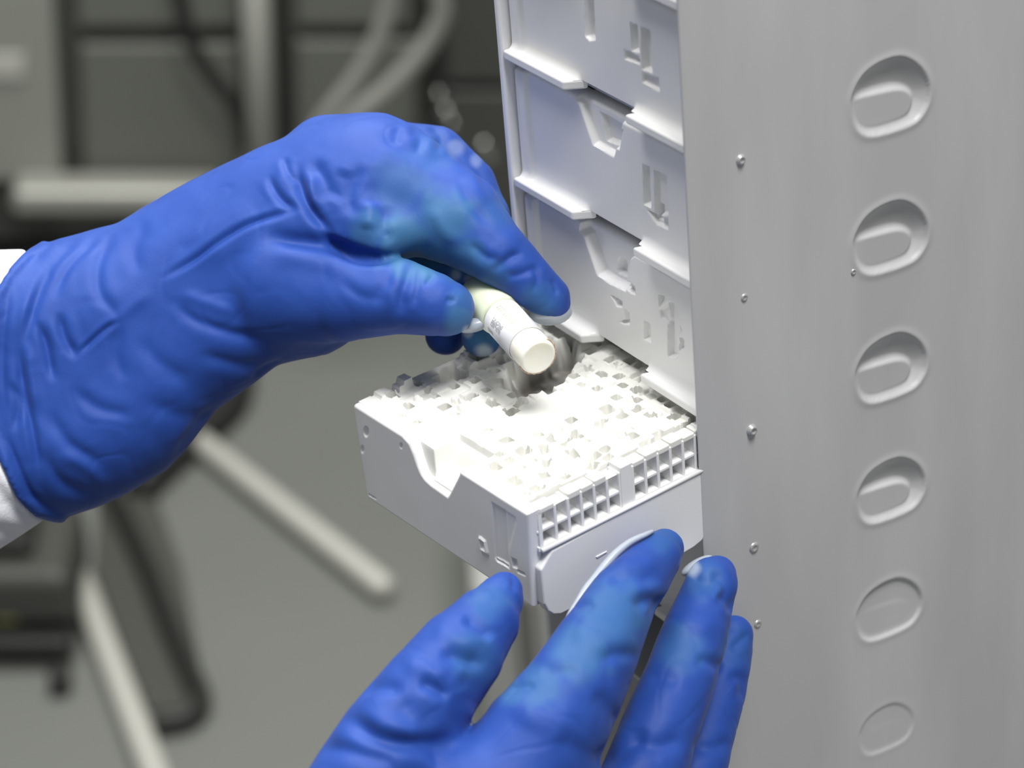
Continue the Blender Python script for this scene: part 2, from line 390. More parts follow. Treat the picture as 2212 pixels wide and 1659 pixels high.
s3 = [(Z2([(885,410),(925,425),(942,450),(942,555),(880,528),(868,500),(872,440)]), .0018), (Z2([(1002,560),(1030,560),(1068,590),(1070,655),(1035,640),(1000,605)]), .0014),
      (Z2([(890,655),(930,672),(975,702),(977,745),(935,736),(920,700)]), .0013), (Z2([(992,755),(1028,785),(1030,868),(985,865),(955,842),(992,825)]), .0013),
      (Z2([(1130,832),(1178,865),(1184,1000),(1160,990),(1130,970)]), .0014), (Z2([(1235,645),(1285,665),(1268,700),(1240,740)]), .0013),
      (Z2([(1300,705),(1330,705),(1372,748),(1380,800),(1378,1095),(1350,1118),(1300,1095)]), .0017), (Z2([(1240,760),(1300,705),(1310,880),(1250,820)]), .0009),
      (Z2([(1380,960),(1405,958),(1420,985),(1415,1040),(1380,1060)]), .0013), (Z2([(1375,860),(1392,875),(1405,915),(1380,935)]), .0008)]
drawer(0, 'white drawer cut by the top picture edge, only its ledge end showing')
drawer(1, 'white drawer with three slots, uppermost whole front in the rack', s1)
drawer(2, 'white drawer with a trapezoid finger notch, second front above the tray', s2, NOTCH2, INNER2)
drawer(3, 'white drawer just above the open tray, front pierced by ragged holes', s3, n3)
drawer(5, 'white drawer directly below the pulled out tray, behind the lower glove')

# ------------------------------------------------------------------ the pulled-out tray
TYAW = 0.070388; TO = np.array([.002772, -.052449, Z0]); tray = empty('sample_tray', TO, TYAW)
tag(tray, 'white plastic sample tray pulled out of the rack, frosted grid of wells on top', 'tray')
TX = np.array([math.cos(TYAW), math.sin(TYAW), 0]); TY = np.array([-math.sin(TYAW), math.cos(TYAW), 0])
def tl(q): d = q-TO; return np.array([d @ TX, d @ TY, d[2]])
def tfront(px, py): q = tl(hitp(px, py, TO, TY)); return q[0], q[2]
def ttop(px, py, dz=0): q = tl(hitp(px, py, TO+[0, 0, ZT+dz], (0, 0, 1))); return q[0], q[1]
def tside(px, py, x=0.0): q = tl(hitp(px, py, TO+TX*x, TX)); return q[1], q[2]
TW = .070456; ZT = -.107841; ZB = -.135126; TH = .0024
# the notch outline on the front plate, from the left part of the top edge to the right part
no = [(868,942),(876,948),(884,957),(893,978),(902,1005),(909,1022),(917,1034),(930,1046),(966,1071),(969,1067),(991,1023)]
no = [tfront(*p) for p in no]
nx = np.array([p[0] for p in no]); nz = np.array([p[1] for p in no])
nz[0] = ZT; nz[1] = min(nz[1], ZT-.0003)
def notch_z(x):
    return np.where((x > nx[0]) & (x < nx[-1]), np.interp(x, nx, nz), ZT)
NB = float(nz.min())
xs = np.unique(np.concatenate([np.linspace(-TW, -TW+.0014, 12), np.arange(-TW+.0014, -.0014, .00024), np.linspace(-.0014, 0, 12), nx[1:-1], [nx[-1]-.00002, nx[-1]+.00002]]))
bb = np.unique(np.concatenate([.5-.5*np.cos(np.linspace(0, math.pi, 60)), np.linspace(0, 1, 110)]))
zt = notch_z(xs); ztc = ZT-.0012*(1-np.sqrt(1-np.clip(1-(xs+TW)/.0012, 0, 1)**2)); zt = np.minimum(zt, ztc)
fx = (xs+TW)/TW; xb = -TW+.001494+fx*(TW-.001494-.00185)
A, B = np.meshgrid(np.arange(len(xs)), bb, indexing='ij')
ZZ = ZB+(zt[A]-ZB)*B; kk = np.clip((ZZ-ZB)/(ZT-ZB), 0, 1); XX = xb[A]*(1-kk)+xs[A]*kk
YY = np.zeros_like(XX)
poly = list(zip(xb[::8], np.full(len(xb[::8]), ZB)))+[(xb[-1], ZB)]+list(zip(xs[::-1], zt[::-1]))
ed = np.clip(-poly_sdf(XX, ZZ, poly), 0, None); q = np.clip(1-ed/.0009, 0, 1); YY += .0009*(1-np.sqrt(1-q*q))
def frect(pts, dep, soft=.0005):
    s = poly_sdf(XX, ZZ, [tfront(*p) for p in pts]); return dep*(1-sstep(-soft, .0001, s))
# crop offsets for the shallow features
D4 = lambda L: [(880+.1929*x, 1020+.1929*y) for x, y in L]
YY += frect(D4([(940,330),(1105,430),(1130,960),(1150,1060),(980,965)]), .00055, .0006)
YY += frect(D4([(1105,430),(1215,500),(1225,560),(1130,940)]), .00022, .0008)
YY += frect(D4([(795,708),(830,715),(885,765),(915,900),(915,935),(820,880)]), -.0005, .0006)
YY += frect(D4([(822,745),(868,775),(885,880),(835,850)]), .0007, .0004)
YY += frect(D4([(1165,950),(1225,985),(1232,1085),(1178,1060)]), .0009, .0003)
YY += frect(D4([(985,960),(1130,1045),(1150,1085),(1000,1000)]), .0007, .0003)
YY += frect(D4([(1225,1085),(1310,1130),(1325,1165),(1230,1125)]), .0007, .0003)
D1 = lambda cx, cy, r: [(740+.1808*(cx+r*.45*math.cos(a)), 740+.1808*(cy+r*math.sin(a))) for a in np.linspace(0, 6.28, 14)[:-1]]
YY += frect(D1(283,1065,66), .0008, .0004); YY += frect(D1(238,1275,50), .0004, .0004); YY += frect(D1(700,1235,36), .0004, .0003)
YY += frect([(797,1066),(812,1075),(812,1079),(797,1071)], .0005, .0003)
YY += .00009*(vnoise(XX*120, ZZ*120, 0, 9)-.5)
slab('front_plate', np.stack([XX, YY, ZZ], -1), (0, TH, 0), M_TRAY, tray)
# right side: window lattice of beams and posts, then the deeper skirt
v_end = .085; zr = -.118924
lat = MB()
top_h = .0024
zrow0, zrow1 = zr+.0002, ZT-.0008-top_h*.4
ptc = .00395; v0 = .0022
hgt = (zrow1-zrow0); midz = zrow0+hgt*.49
xo = .0; xi = -.0042
lat.box((xi, v0, zrow0-.0009), (xo, v_end, zrow0+.0004))            # sill
lat.box((xi, v0, midz-.00042), (xo-.0002, v_end, midz+.00042))        # middle bar
edges = [v0, v0+.0012]
cells = []
v = v0+.0010
widths = [.0046] + [ptc]*20
posts = []
for i, w in enumerate(widths):
    posts.append((v, .0009 if i else .0012)); v += w
    if v > v_end: break
for i, (pv, w) in enumerate(posts):
    lat.box((xi, pv-w*.5, zrow0), (xo, pv+w*.5, zrow1+.0008))
pv6 = posts[6][0]; lat.box((xi, pv6, zrow0), (xo+.0003, pv6+.0034, ZT+.0004))      # solid pillar in the lattice
lat.box((xi-.001, v0, zrow0-.0009), (xi, v_end, zrow1))                 # inner wall behind the windows
lat.build('window_lattice', M_TRAY, tray, smooth=False, bevel=.00022, bseg=2)
# top rail of the side, broken into blocks
for i in range(len(posts)-1):
    a0, a1 = posts[i][0], posts[i+1][0]
    up = [0, -.0011, .0003, .0001, .0003, -.0014, .0004, 0, .0003, .0001, .0004, 0, .0002, 0, 0, 0, 0, 0, 0, 0, 0, 0][i]
    if i in (0,): a0 = v0
    rb = MB().box((-.0036, a0+(.0001 if i else 0), zrow1), (xo-(.0006 if up < 0 else 0.0), a1-.0001, ZT-.0001+up)); rb.build('rail_block', M_FROST, tray, smooth=False, bevel=.0004, bseg=2)

sk = [(1163,1203),(1400,1079),(1519,1013)]
so = [tside(*p, .0010) for p in [(1166,1203),(1519,1013),(1526,1040),(1527,1150),(1518,1168),(1500,1183),(1478,1196),(1212,1328),(1196,1329),(1184,1322),(1176,1306),(1168,1232)]]
so[0] = (.0052, so[0][1])
MB().prism([(.0010, v, z) for v, z in so], (-.0032, 0, 0)).build('side_skirt', M_TRAY, tray, smooth=False, bevel=.0006, bseg=3)
MB().box((-.0034, TH-.0003, -.1325), (-.0016, .006, zr+.0002)).build('side_web', M_TRAY, tray, smooth=False)
sl = [tside(*p, .0012) for p in [(1150,1199),(1518,1011)]]
rv = spline([(0, sl[0][0]-.0002, sl[0][1]), (0, .02, zr), (0, .054, zr)], 4)
MB().tube([(.0006, .0026, zr), (.0007, .03, zr), (.0007, .0522, zr)], .00065, 10).build('side_ridge', M_TRAY, tray)
MB().box((-.003, .0524, -.1325), (.0003, .0531, ZT+.0006)).build('rear_flange', M_TRAY, tray, smooth=False, bevel=.0002)
lp = [tside(*p, .0012) for p in [(1287,1203),(1312,1190),(1312,1194),(1290,1207)]]
MB().prism([(.0012, v, z) for v, z in lp], (-.001, 0, 0)).build('latch_rib', M_TRAY, tray, smooth=False, bevel=.0002)
MB().box((-TW+.0012, TH-.0002, ZB+.001), (-.0026, v_end, ZB+.0026)).build('tray_floor', M_TRAY, tray, smooth=False)
MB().box((-TW+.0004, TH-.0002, ZB+.001), (-TW+.0022, v_end, ZT-.006)).build('side_wall', M_TRAY, tray, smooth=False, bevel=.0004)

def insert():
    x0, x1, y0, y1 = -TW+.0006, -.0044, .0016, .085
    xs = np.arange(x0, x1, .00024); ys = np.concatenate([np.arange(y0, .058, .00024), np.arange(.058, y1, .001)])
    X, Y = np.meshgrid(xs, ys, indexing='ij'); H = np.zeros_like(X)
    H += .00012*(vnoise(X*420, Y*420, 0, 21)-.5)+.00025*(vnoise(X*150, Y*150, 0, 22)-.5)
    frost = np.zeros_like(X); frs = []
    for px, py, r in [(905,905,.010), (960,935,.011), (1030,925,.011), (1100,930,.009), (1190,890,.011), (1240,875,.010), (1280,850,.006), (1010,985,.008),(1350,985,.005)]:
        cx, cy = ttop(px, py); frs.append(((cx, cy), r)); frost = np.maximum(frost, 1-sstep(.45, 1.0, np.hypot(X-cx, Y-cy)/r))
    pit = .00395; used = {}
    def cellof(x, y): return int(math.floor((x+TW)/pit)), int(math.floor((y-.0016)/pit))
    # stepped blocks of the divider grid
    nxc, nyc = int(TW/pit)+1, int(.086/pit)+1
    blk = rng.choice([0, .0005, -.0005, .0008, 0, -.0007, .0003], size=(nxc+1, nyc+1))
    ci = np.floor((X+TW)/pit).astype(int); cj = np.floor((Y-.0016)/pit).astype(int)
    fx = np.abs(((X+TW)/pit) % 1-.5); fy = np.abs(((Y-.0016)/pit) % 1-.5)
    soft = 1-sstep(.44, .5, np.maximum(fx, fy))
    zone = (1-frost)*sstep(.0028, .0036, Y)
    H += blk[ci, cj]*soft*zone
    wells = [(848,865,1.2),(883,886,1),(960,886,1.15),(903,838,1),(980,842,1.1),(1026,833,1),(1020,868,1),(1065,882,1.1),(1105,896,1.2),(1094,960,1.05),(1131,983,1.15),
             (1071,1012,1.1),(1056,937,.7),(1311,890,1.2),(1376,890,1.15),(1342,905,1.15),(1301,921,1.2),(1405,906,1.1),(1234,916,1),(1193,960,1.1),(1224,962,.9),
             (1243,951,1.2),(1176,979,1),(1236,985,1.1),(1278,1006,1.25),(1394,962,1.2),(1423,949,1.1),(1180,1006,1.1),(1376,851,1),(1332,866,1),(1290,846,.9),
             (1457,905,1.1),(1313,995,.9),(1114,1043,1.2),(1160,1062,1.15),(1176,1031,.9),(1220,1036,1),(1108,892,.9),(1345,840,.9),(1430,870,.9),(1475,930,.8),
             (1255,840,.8),(1300,820,.9),(1335,800,.8),(1270,800,.8),(940,865,.8),(925,850,.7),(990,875,.8),(1050,850,.9),(1000,815,.9),(1040,805,.8),(1080,830,.8),(1120,880,.8),
             (870,905,.6),(900,920,.6),(1150,1003,.8),(1265,960,.7),(1330,955,.8),(1360,930,.7),(1420,980,.7),(1250,1025,.8),(1140,1075,.6)]
    cen = [ttop(px, py-7) for px, py, _ in wells]; wells = [(c[0], c[1], w[2]) for c, w in zip(cen, wells)]
    for i in range(nxc):
        for j in range(1, nyc):
            x, y = -TW+(i+.5)*pit, .0016+(j+.5)*pit
            if y > .066 or x < -TW+.004 or x > -.005 or rng.random() > .62: continue
            f = max(1-sstep(.45, 1.0, math.hypot(x-c_[0], y-c_[1])/r_) for c_, r_ in frs)
            if f > .15 or min(math.hypot(x-w[0], y-w[1]) for w in wells) < .0034: continue
            wells.append((x+rng.uniform(-.0003, .0003), y+rng.uniform(-.0003, .0003), rng.choice([.8, .95, 1.05])))
    for cx, cy, s in wells:
        hw = .00122*s*rng.uniform(.9, 1.1); ra = .0005
        a = rng.uniform(-.12, .12); u, v = (X-cx)*math.cos(a)+(Y-cy)*math.sin(a), -(X-cx)*math.sin(a)+(Y-cy)*math.cos(a)
        qx, qy = np.abs(u)-hw+ra, np.abs(v)-hw*rng.uniform(.85, 1.15)+ra
        d = np.hypot(np.maximum(qx, 0), np.maximum(qy, 0))+np.minimum(np.maximum(qx, qy), 0)-ra
        dep = .0050 if s > .85 else .0022
        H -= dep*(1-sstep(-.00028, .00008, d))
        H += .00022*np.exp(-(d/.0004)**2)*(d > 0)
    for px, py in [(1348,884),(1270,917),(1193,941),(1165,927),(1420,893),(1448,918),(1355,945),(1195,999),(1085,1030),(985,863),(1062,868),(905,864),(1130,868),(1240,1003),(1300,951),(1360,865),(1210,975),(1325,920)]:
        cx, cy = ttop(px, py); d = np.hypot(X-cx, Y-cy)
        H += .0009*(1-sstep(.0011, .0014, d)); H -= .0008*(1-sstep(.00035, .0007, d))
    # broad melted dip and the pocket behind the notch
    cx, cy = ttop(1258, 985); H -= .0022*np.exp(-((X-cx)**2+(Y-cy)**2)/(.0032**2))
    cx, cy = ttop(1199, 924); d = np.hypot(X-cx, Y-cy); H -= .0028*(1-sstep(.0010, .0022, d)); 
    # cavity where vials were taken out
    cav = poly_sdf(X, Y, [ttop(*p) for p in [(1085,835),(1095,800),(1140,770),(1195,735),(1240,735),(1262,770),(1235,800),(1212,822),(1172,842),(1158,852),(1122,862),(1112,845)]])
    cav = cav+.0014*(vnoise(X*330, Y*330, 0, 31)-.5)
    k = 1-sstep(-.0022, .0003, cav); H = H*(1-k)-.0085*k
    cavity_shade = (1-sstep(-.0018, -.0002, cav))*(.55+.45*vnoise(X*600, Y*600, 0, 33))  # painted shade over the cavity floor and walls
    # raised rail at the far left, gap before it, crenellated left border
    rl = poly_sdf(X, Y, [ttop(*p) for p in [(992,777),(1015,800),(1100,772),(1085,738)]]); H += .0016*(1-sstep(-.0004, .0003, rl))
    gp = poly_sdf(X, Y, [ttop(*p) for p in [(945,800),(962,826),(996,812),(980,782)]]); H -= .0040*(1-sstep(-.0004, .0002, gp))
    lft = 1-sstep(.0040, .0043, X+TW)
    for j, (a, b) in enumerate([(.0016, .0052), (.0064, .0108), (.0120, .0160)]):
        m = sstep(a-.0003, a, Y)*(1-sstep(b, b+.0003, Y))*lft; H += (.0003, .0011, .0016)[j]*m
    byc = .0027; bx = tl(hitp(939, 987, TO+TY*byc, TY))[0]; by1 = .0105
    H -= .0016*(1-sstep(.004, .013, Y))*sstep(nx[0], nx[0]+.001, X)*(1-sstep(bx, bx+.004, X))*sstep(.0018, .0026, Y)
    pk = np.maximum(np.maximum(bx-X, X-(nx[-1]+.0004)), Y-by1)
    pk2 = np.maximum(np.maximum(nx[0]+.0012-X, X-(bx+.0004)), Y-byc)
    pkd = np.minimum(pk, pk2); k = 1-sstep(-.0003, .0002, pkd)
    H = H*(1-k)+(NB-ZT+.0008)*k*(1-.8*sstep(byc+.002, by1-.0004, Y))
    # the little well behind the left lip of the notch
    cx, cy = ttop(908, 952); d = np.maximum(abs(X-cx), abs(Y-cy))-.0011; H -= .003*(1-sstep(-.0003, .0001, d))*(1-k)
    G = np.stack([X, Y, ZT-.0001+H], -1)
    n, m, _ = G.shape; V = G.reshape(-1, 3); F = gridfaces(n, m); idx = np.arange(n*m).reshape(n, m)
    ring = np.concatenate([idx[:, 0], idx[-1, 1:], idx[-2::-1, -1], idx[0, -2:0:-1]])
    Bt = V[ring].copy(); Bt[:, 2] = ZB+.0028; nb = len(ring); b = np.arange(nb)+n*m
    F2 = np.stack([ring, b, np.roll(b, -1), np.roll(ring, -1)], 1)
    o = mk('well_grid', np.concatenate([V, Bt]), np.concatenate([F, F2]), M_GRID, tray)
    col = np.zeros((len(o.data.vertices), 4), np.float32); col[:, 3] = 1; col[:cavity_shade.size, 0] = cavity_shade.ravel()
    at = o.data.color_attributes.new('cavity_shade', 'FLOAT_COLOR', 'POINT'); at.data.foreach_set('color', col.ravel())
    tag(o, 'frosted white grid of square wells')
    o.data.set_sharp_from_angle(angle=math.radians(60))
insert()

# ------------------------------------------------------------------ vial
def lathe(A, Bp, prof, n=40, tw=0.0):          # prof: (distance along axis, radius)
    A = np.asarray(A, float); ax = np.asarray(Bp, float)-A; ax /= np.linalg.norm(ax)
    u = np.cross(ax, UPV); u /= np.linalg.norm(u); v = np.cross(ax, u); V = []
    for s, r in prof:
        for k in range(n):
            t = 2*math.pi*k/n; V.append(A+ax*s+r*(u*math.cos(t)+v*math.sin(t)))
    F = [(i*n+k, (i+1)*n+k, (i+1)*n+(k+1) % n, i*n+(k+1) % n) for i in range(len(prof)-1) for k in range(n)]
    F += [tuple(range(n)), tuple((len(prof)-1)*n+k for k in range(n-1, -1, -1))]
    return V, F
VA = P(1044, 640, .6895); VB = P(1164, 773, .6660)
vax = (VB-VA)/np.linalg.norm(VB-VA); VL = np.linalg.norm(VB-VA)
vial = empty('sample_vial', VA)
tag(vial, 'small white capped sample vial with printed label held between gloved finger and thumb', 'vial')
bpy.context.view_layer.update()
RB = .0048
o = mk('cap', *lathe(VA, VB, [(-.0035, .003), (-.0035, .0044), (-.0028, .0050), (.004, .0056), (.0075, .0057), (.0098, .0054), (.0104, .0049), (.0106, .004)]), M_VCAP, vial, world=True)
tag(o, 'pale green translucent cap')
mk('vial_body', *lathe(VA, VB, [(.0100, .0040), (.0102, RB*.98), (VL-.004, RB), (VL-.0012, RB*.99), (VL-.0004, RB*.95), (VL, RB*.88), (VL-.00005, RB*.8), (VL-.00025, RB*.74), (VL-.00025, RB*.1)]), M_VBODY, vial, world=True)
def arcpatch(s0, s1, a0, a1, r, ns=2, na=24):
    u = np.cross(vax, UPV); u /= np.linalg.norm(u); v = np.cross(vax, u)
    # angle 0 faces the camera
    e = -(FWD-vax*(FWD @ vax)); e /= np.linalg.norm(e); g = np.cross(vax, e)
    V = [VA+vax*(s0+(s1-s0)*i/(ns-1))+r*(e*math.cos(a)+g*math.sin(a)) for i in range(ns) for a in np.linspace(a0, a1, na)]
    V2 = [VA+vax*(s0+(s1-s0)*i/(ns-1))+(r-.00012)*(e*math.cos(a)+g*math.sin(a)) for i in range(ns) for a in np.linspace(a0, a1, na)]
    F = [(i*na+k, i*na+k+1, (i+1)*na+k+1, (i+1)*na+k) for i in range(ns-1) for k in range(na-1)]
    n = ns*na; F2 = [tuple(q+n for q in f[::-1]) for f in F]
    rim = [k for k in range(na)]+[(ns-1)*na+k for k in range(na-1, -1, -1)]
    F3 = [(rim[i], rim[(i+1) % len(rim)], rim[(i+1) % len(rim)]+n, rim[i]+n) for i in range(len(rim))]
    return V+V2, F+F2+F3
lab = mk('label', *arcpatch(.0112, VL*.80, -1.75, 1.75, RB+.00022), M_LABEL, vial, world=True)
tag(lab, 'white wrap-around paper label')
def inkrow(s, a, w, h, m):
    # one printed stroke: w along the girth, h along the axis
    V, F = arcpatch(s, s+h, a, a+w/RB, RB+.00030, 2, 5); return V, F
bpr = MB(); 
for r_ in range(13):                            # tiny unreadable print in two small blocks
    s = .0146+r_*.00040
    a = .30; end = .74
    while a < end:
        w = rng.uniform(.00006, .00034)
        if rng.random() < .8: bpr.add(*inkrow(s, a, w, .00016, M_INK))
        a += (w+rng.uniform(.00005, .00014))/RB
for r_ in range(5):
    s = .0135+r_*.0006; a = .98
    while a < 1.15:
        w = rng.uniform(.0001, .0004); bpr.add(*inkrow(s, a, w, .00022, M_INK)); a += (w+.00015)/RB
o = bpr.build('printed_text', M_INK, lab, world=True); o.matrix_parent_inverse = Matrix(); o['kind'] = 'stuff'
bp2 = MB()
for r_ in range(2):
    s = .0125
    while s < .0205:
        w = rng.uniform(.0003, .0009); bp2.add(*inkrow(s, -.35+.16*r_, .0005, w, M_INK2)); s += w+.0003
o = bp2.build('faded_print', M_INK2, lab, world=True); o.matrix_parent_inverse = Matrix(); o['kind'] = 'stuff'
u_ = -(FWD-vax*(FWD @ vax)); u_ /= np.linalg.norm(u_); g_ = np.cross(vax, u_)
ring = []; rad = []
dn = RGT-UPV*1.0; a0 = math.atan2(dn @ g_, dn @ u_)
for j, a in enumerate(np.linspace(a0-1.9, a0+1.9, 40)):
    ring.append(VA+vax*(VL-.0010)+(RB+.00005)*(u_*math.cos(a)+g_*math.sin(a))); rad.append(.00040*(.25+.75*math.sin(j/39*math.pi))*(1+.35*rng.uniform(-1, 1)))
o = MB().tube(ring, rad, 8).build('crusted_rim', M_RIM, vial, world=True); tag(o, 'brown crusted rim at the vial end')

# ------------------------------------------------------------------ gloved hands: one continuous surface per hand
import openvdb
def smin(a, b, k):
    h = np.clip(.5+.5*(b-a)/k, 0, 1); return b*(1-h)+a*h-k*h*(1-h)
class Hand:
    """Field sampled on a grid in (pixel x, pixel y, depth); lengths in mm."""
    def __init__(s, x0, x1, y0, y1, t0, t1, vox=.75, tref=.68):
        s.k = tref/FPX*1000                    # mm per pixel
        st = vox/s.k; s.xs = np.arange(x0, x1, st); s.ys = np.arange(y0, y1, st); s.ts = np.arange(t0*1000, t1*1000, vox)
        s.X = (s.xs*s.k).astype(np.float32)[:, None, None]; s.Y = (s.ys*s.k).astype(np.float32)[None, :, None]; s.T = s.ts.astype(np.float32)[None, None, :]
        s.F = None
        s.PX, s.PY = np.meshgrid(s.xs, s.ys, indexing='ij')
    def chain(s, pts, flat=1.0):               # pts: px, py, radius px, depth m
        out = None
        for (x0, y0, r0, t0), (x1, y1, r1, t1) in zip(pts[:-1], pts[1:]):
            a = np.array([x0*s.k, y0*s.k, t0*1000]); b = np.array([x1*s.k, y1*s.k, t1*1000]); d = b-a; L = d @ d
            px, py, pt = s.X-a[0], s.Y-a[1], s.T-a[2]
            h = np.clip((px*d[0]+py*d[1]+pt*d[2])/L, 0, 1)
            f = np.sqrt((px-h*d[0])**2+(py-h*d[1])**2+((pt-h*d[2])*flat)**2)-(r0*s.k*(1-h)+r1*s.k*h)
            out = f if out is None else np.minimum(out, f)
        return out
    def pad(s, poly, R, tfun, T=None):          # outline given thickness with a rounded edge of radius R (mm)
        d = poly_sdf(s.PX, s.PY, poly)*s.k
        for _ in range(3): d[1:-1, 1:-1] = (d[1:-1, 1:-1]*2+d[:-2, 1:-1]+d[2:, 1:-1]+d[1:-1, :-2]+d[1:-1, 2:])/6
        d = d.astype(np.float32); tm = (tfun(s.PX, s.PY)*1000).astype(np.float32)
        e = 0.0 if T is None else T-R
        return np.sqrt(np.maximum(d+R, 0)[:, :, None]**2+np.maximum(np.abs(s.T-tm[:, :, None])-e, 0)**2)-R
    def add(s, f, k=0):
        s.F = f if s.F is None else (np.minimum(s.F, f) if k == 0 else smin(s.F, f, k))
    def mesh(s, name, m, parent, F=None, sub=1, relax=3):
        F = s.F if F is None else F
        g = openvdb.FloatGrid(50.0); g.copyFromArray(np.ascontiguousarray(np.clip(F, -20, 20), dtype=np.float32))
        pts, quads = g.convertToQuads(0.0)
        x = s.xs[0]+pts[:, 0]*(s.xs[1]-s.xs[0]); y = s.ys[0]+pts[:, 1]*(s.ys[1]-s.ys[0]); t = (s.ts[0]+pts[:, 2]*(s.ts[1]-s.ts[0]))/1000
        V = CAM+t[:, None]*(FWD+RGT*((x-IW/2)/FPX)[:, None]-UPV*((y-IH/2)/FPX)[:, None])
        q = quads.astype(np.int64)
        for _ in range(relax):                 # even the surface out
            acc = np.zeros_like(V); cnt = np.zeros(len(V))
            for i in range(4):
                np.add.at(acc, q[:, i], V[q[:, (i+1) % 4]]); np.add.at(acc, q[:, i], V[q[:, (i+3) % 4]]); np.add.at(cnt, q[:, i], 2)
            V = V*.5+.5*acc/np.maximum(cnt, 1)[:, None]
        # face direction: outward
        o = mk(name, V, q, m, parent)
        me = o.data; n = np.zeros(len(me.polygons)*3); me.polygons.foreach_get('normal', n)
        c = np.zeros(len(me.polygons)*3); me.polygons.foreach_get('center', c)
        n = n.reshape(-1, 3); c = c.reshape(-1, 3)
        if np.sum(np.einsum('ij,ij->i', n, c-c.mean(0))) < 0: me.flip_normals()
        if sub:
            md = o.modifiers.new('s', 'SUBSURF'); md.levels = sub
            dg = bpy.context.evaluated_depsgraph_get(); ev = o.evaluated_get(dg); nm = bpy.data.meshes.new_from_object(ev)
            o.modifiers.clear(); old = o.data; o.data = nm; nm.name = name; bpy.data.meshes.remove(old)
        return o
def wrinkle(o, folds, tints=(), fine=.00022, ridge=.09, seed=1, stretch=(60, 60, 60)):
    me = o.data; N = len(me.vertices); V = np.zeros(N*3); me.vertices.foreach_get('co', V); V = V.reshape(-1, 3)
    nr = np.zeros(N*3); me.vertex_normals.foreach_get('vector', nr); nr = nr.reshape(-1, 3)
    mw = np.array(o.matrix_world); W = V
    p = pix(W); face = -(nr @ FWD); vis = sstep(-.05, .30, face)
    disp = np.zeros(N)
    for f in folds:
        pts, w, amp = f[0], f[1], f[2]; kind = f[3] if len(f) > 3 else 'v'
        x0 = min(a for a, b in pts)-4*w; x1 = max(a for a, b in pts)+4*w; y0 = min(b for a, b in pts)-4*w; y1 = max(b for a, b in pts)+4*w
        m = (p[:, 0] > x0) & (p[:, 0] < x1) & (p[:, 1] > y0) & (p[:, 1] < y1) & (vis > 0)
        if not m.any(): continue
        sp = spline([(a, b, 0) for a, b in pts], 6); sp = [(a[0], a[1]) for a in sp]
        d, par = line_dist(p[m, 0], p[m, 1], sp)
        tp = sstep(0, .3, par)*sstep(0, .3, 1-par)
        g = np.exp(-(d/w)**2)
        if kind == 'v': h = -g + .16*np.exp(-((d-2.1*w)/(1.1*w))**2)      # crease with raised sides
        else: h = g                                                     # soft swelling
        disp[m] += amp*.001*h*tp*vis[m]
    disp += fine*(vnoise(W[:, 0]*stretch[0]*3, W[:, 1]*stretch[1]*3, W[:, 2]*stretch[2]*3, seed)-.5)
    disp += fine*2.2*(vnoise(W[:, 0]*stretch[0], W[:, 1]*stretch[1], W[:, 2]*stretch[2], seed+1)-.5)
    rdg = 1-np.abs(2*vnoise(W[:, 0]*115+3*vnoise(W[:, 0]*40, W[:, 1]*40, W[:, 2]*40, seed+7), W[:, 1]*115, W[:, 2]*115, seed+8)-1)
    disp -= ridge*.001*sstep(.72, 1.0, rdg)
    V2 = V+nr*disp[:, None]
    me.vertices.foreach_set('co', V2.astype(np.float32).ravel())
    col = np.zeros((N, 4), np.float32); col[:, 3] = 1
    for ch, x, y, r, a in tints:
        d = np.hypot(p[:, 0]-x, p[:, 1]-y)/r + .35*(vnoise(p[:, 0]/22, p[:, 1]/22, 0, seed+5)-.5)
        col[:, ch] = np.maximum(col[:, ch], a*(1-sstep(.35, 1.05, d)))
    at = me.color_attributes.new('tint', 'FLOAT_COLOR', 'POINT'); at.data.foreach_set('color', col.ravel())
    me.polygons.foreach_set('use_smooth', [True]*len(me.polygons)); me.update()

# ---- upper hand, pinching the vial
hu = empty('gloved_hand', P(250, 800, .70)); bpy.context.view_layer.update()
tag(hu, 'blue gloved hand with white sleeve pinching the small vial above the tray', 'hand')
H1 = Hand(-170, 1262, 228, 1290, .640, .752, vox=.75, tref=.69)
arm = [(-150,538),(0,536),(74,537),(114,519),(188,499),(256,482),(308,448),(399,397),(478,357),(560,318),(640,285),(700,266),(760,258),(830,262),(890,290),(905,350),
       (880,450),(850,540),(830,600),(800,690),(757,736),(706,766),(640,778),(600,788),(547,829),(467,886),(399,977),(359,1017),(285,1063),(200,1100),(131,1121),(100,1122),(0,1190),(-150,1270)]
tarm = lambda x, y: .705-.006*sstep(300, 850, x)-.010*sstep(500, 1000, y)*(1-sstep(500, 800, x))*0
ARM = H1.pad(arm, 21.0, tarm)
rimx = [(90,528),(62,548),(25,585),(-8,640),(-30,740),(-32,850),(-12,950),(14,1010),(44,1074),(80,1108),(134,1126)]
cutp = [(400,200),(95,480)]+rimx+[(150,1180),(160,1290),(1400,1290),(1400,200)]
cut = (poly_sdf(H1.PX, H1.PY, cutp)*H1.k).astype(np.float32)[:, :, None]
H1.add(ARM)
idx_ = [(800,395,128,.699),(890,425,128,.694),(985,470,104,.688),(1072,545,72,.684),(1140,605,56,.684),(1186,643,46,.685),(1196,655,37,.685)]
H1.add(H1.chain(idx_), 9)
THUMB = H1.chain([(620,610,160,.694),(740,635,104,.686),(860,640,83,.680),(930,655,70,.678),(964,665,60,.678)])
H1.add(H1.chain([(770,470,62,.6845),(830,503,58,.6825),(905,488,42,.6840)]), 3.5)          # bunched rubber at the base of the finger
H1.add(THUMB, 1.5)
H1.add(H1.chain([(690,300,40,.708),(830,330,70,.716),(940,342,72,.718),(1008,400,64,.716),(1040,470,58,.712)]), 8)
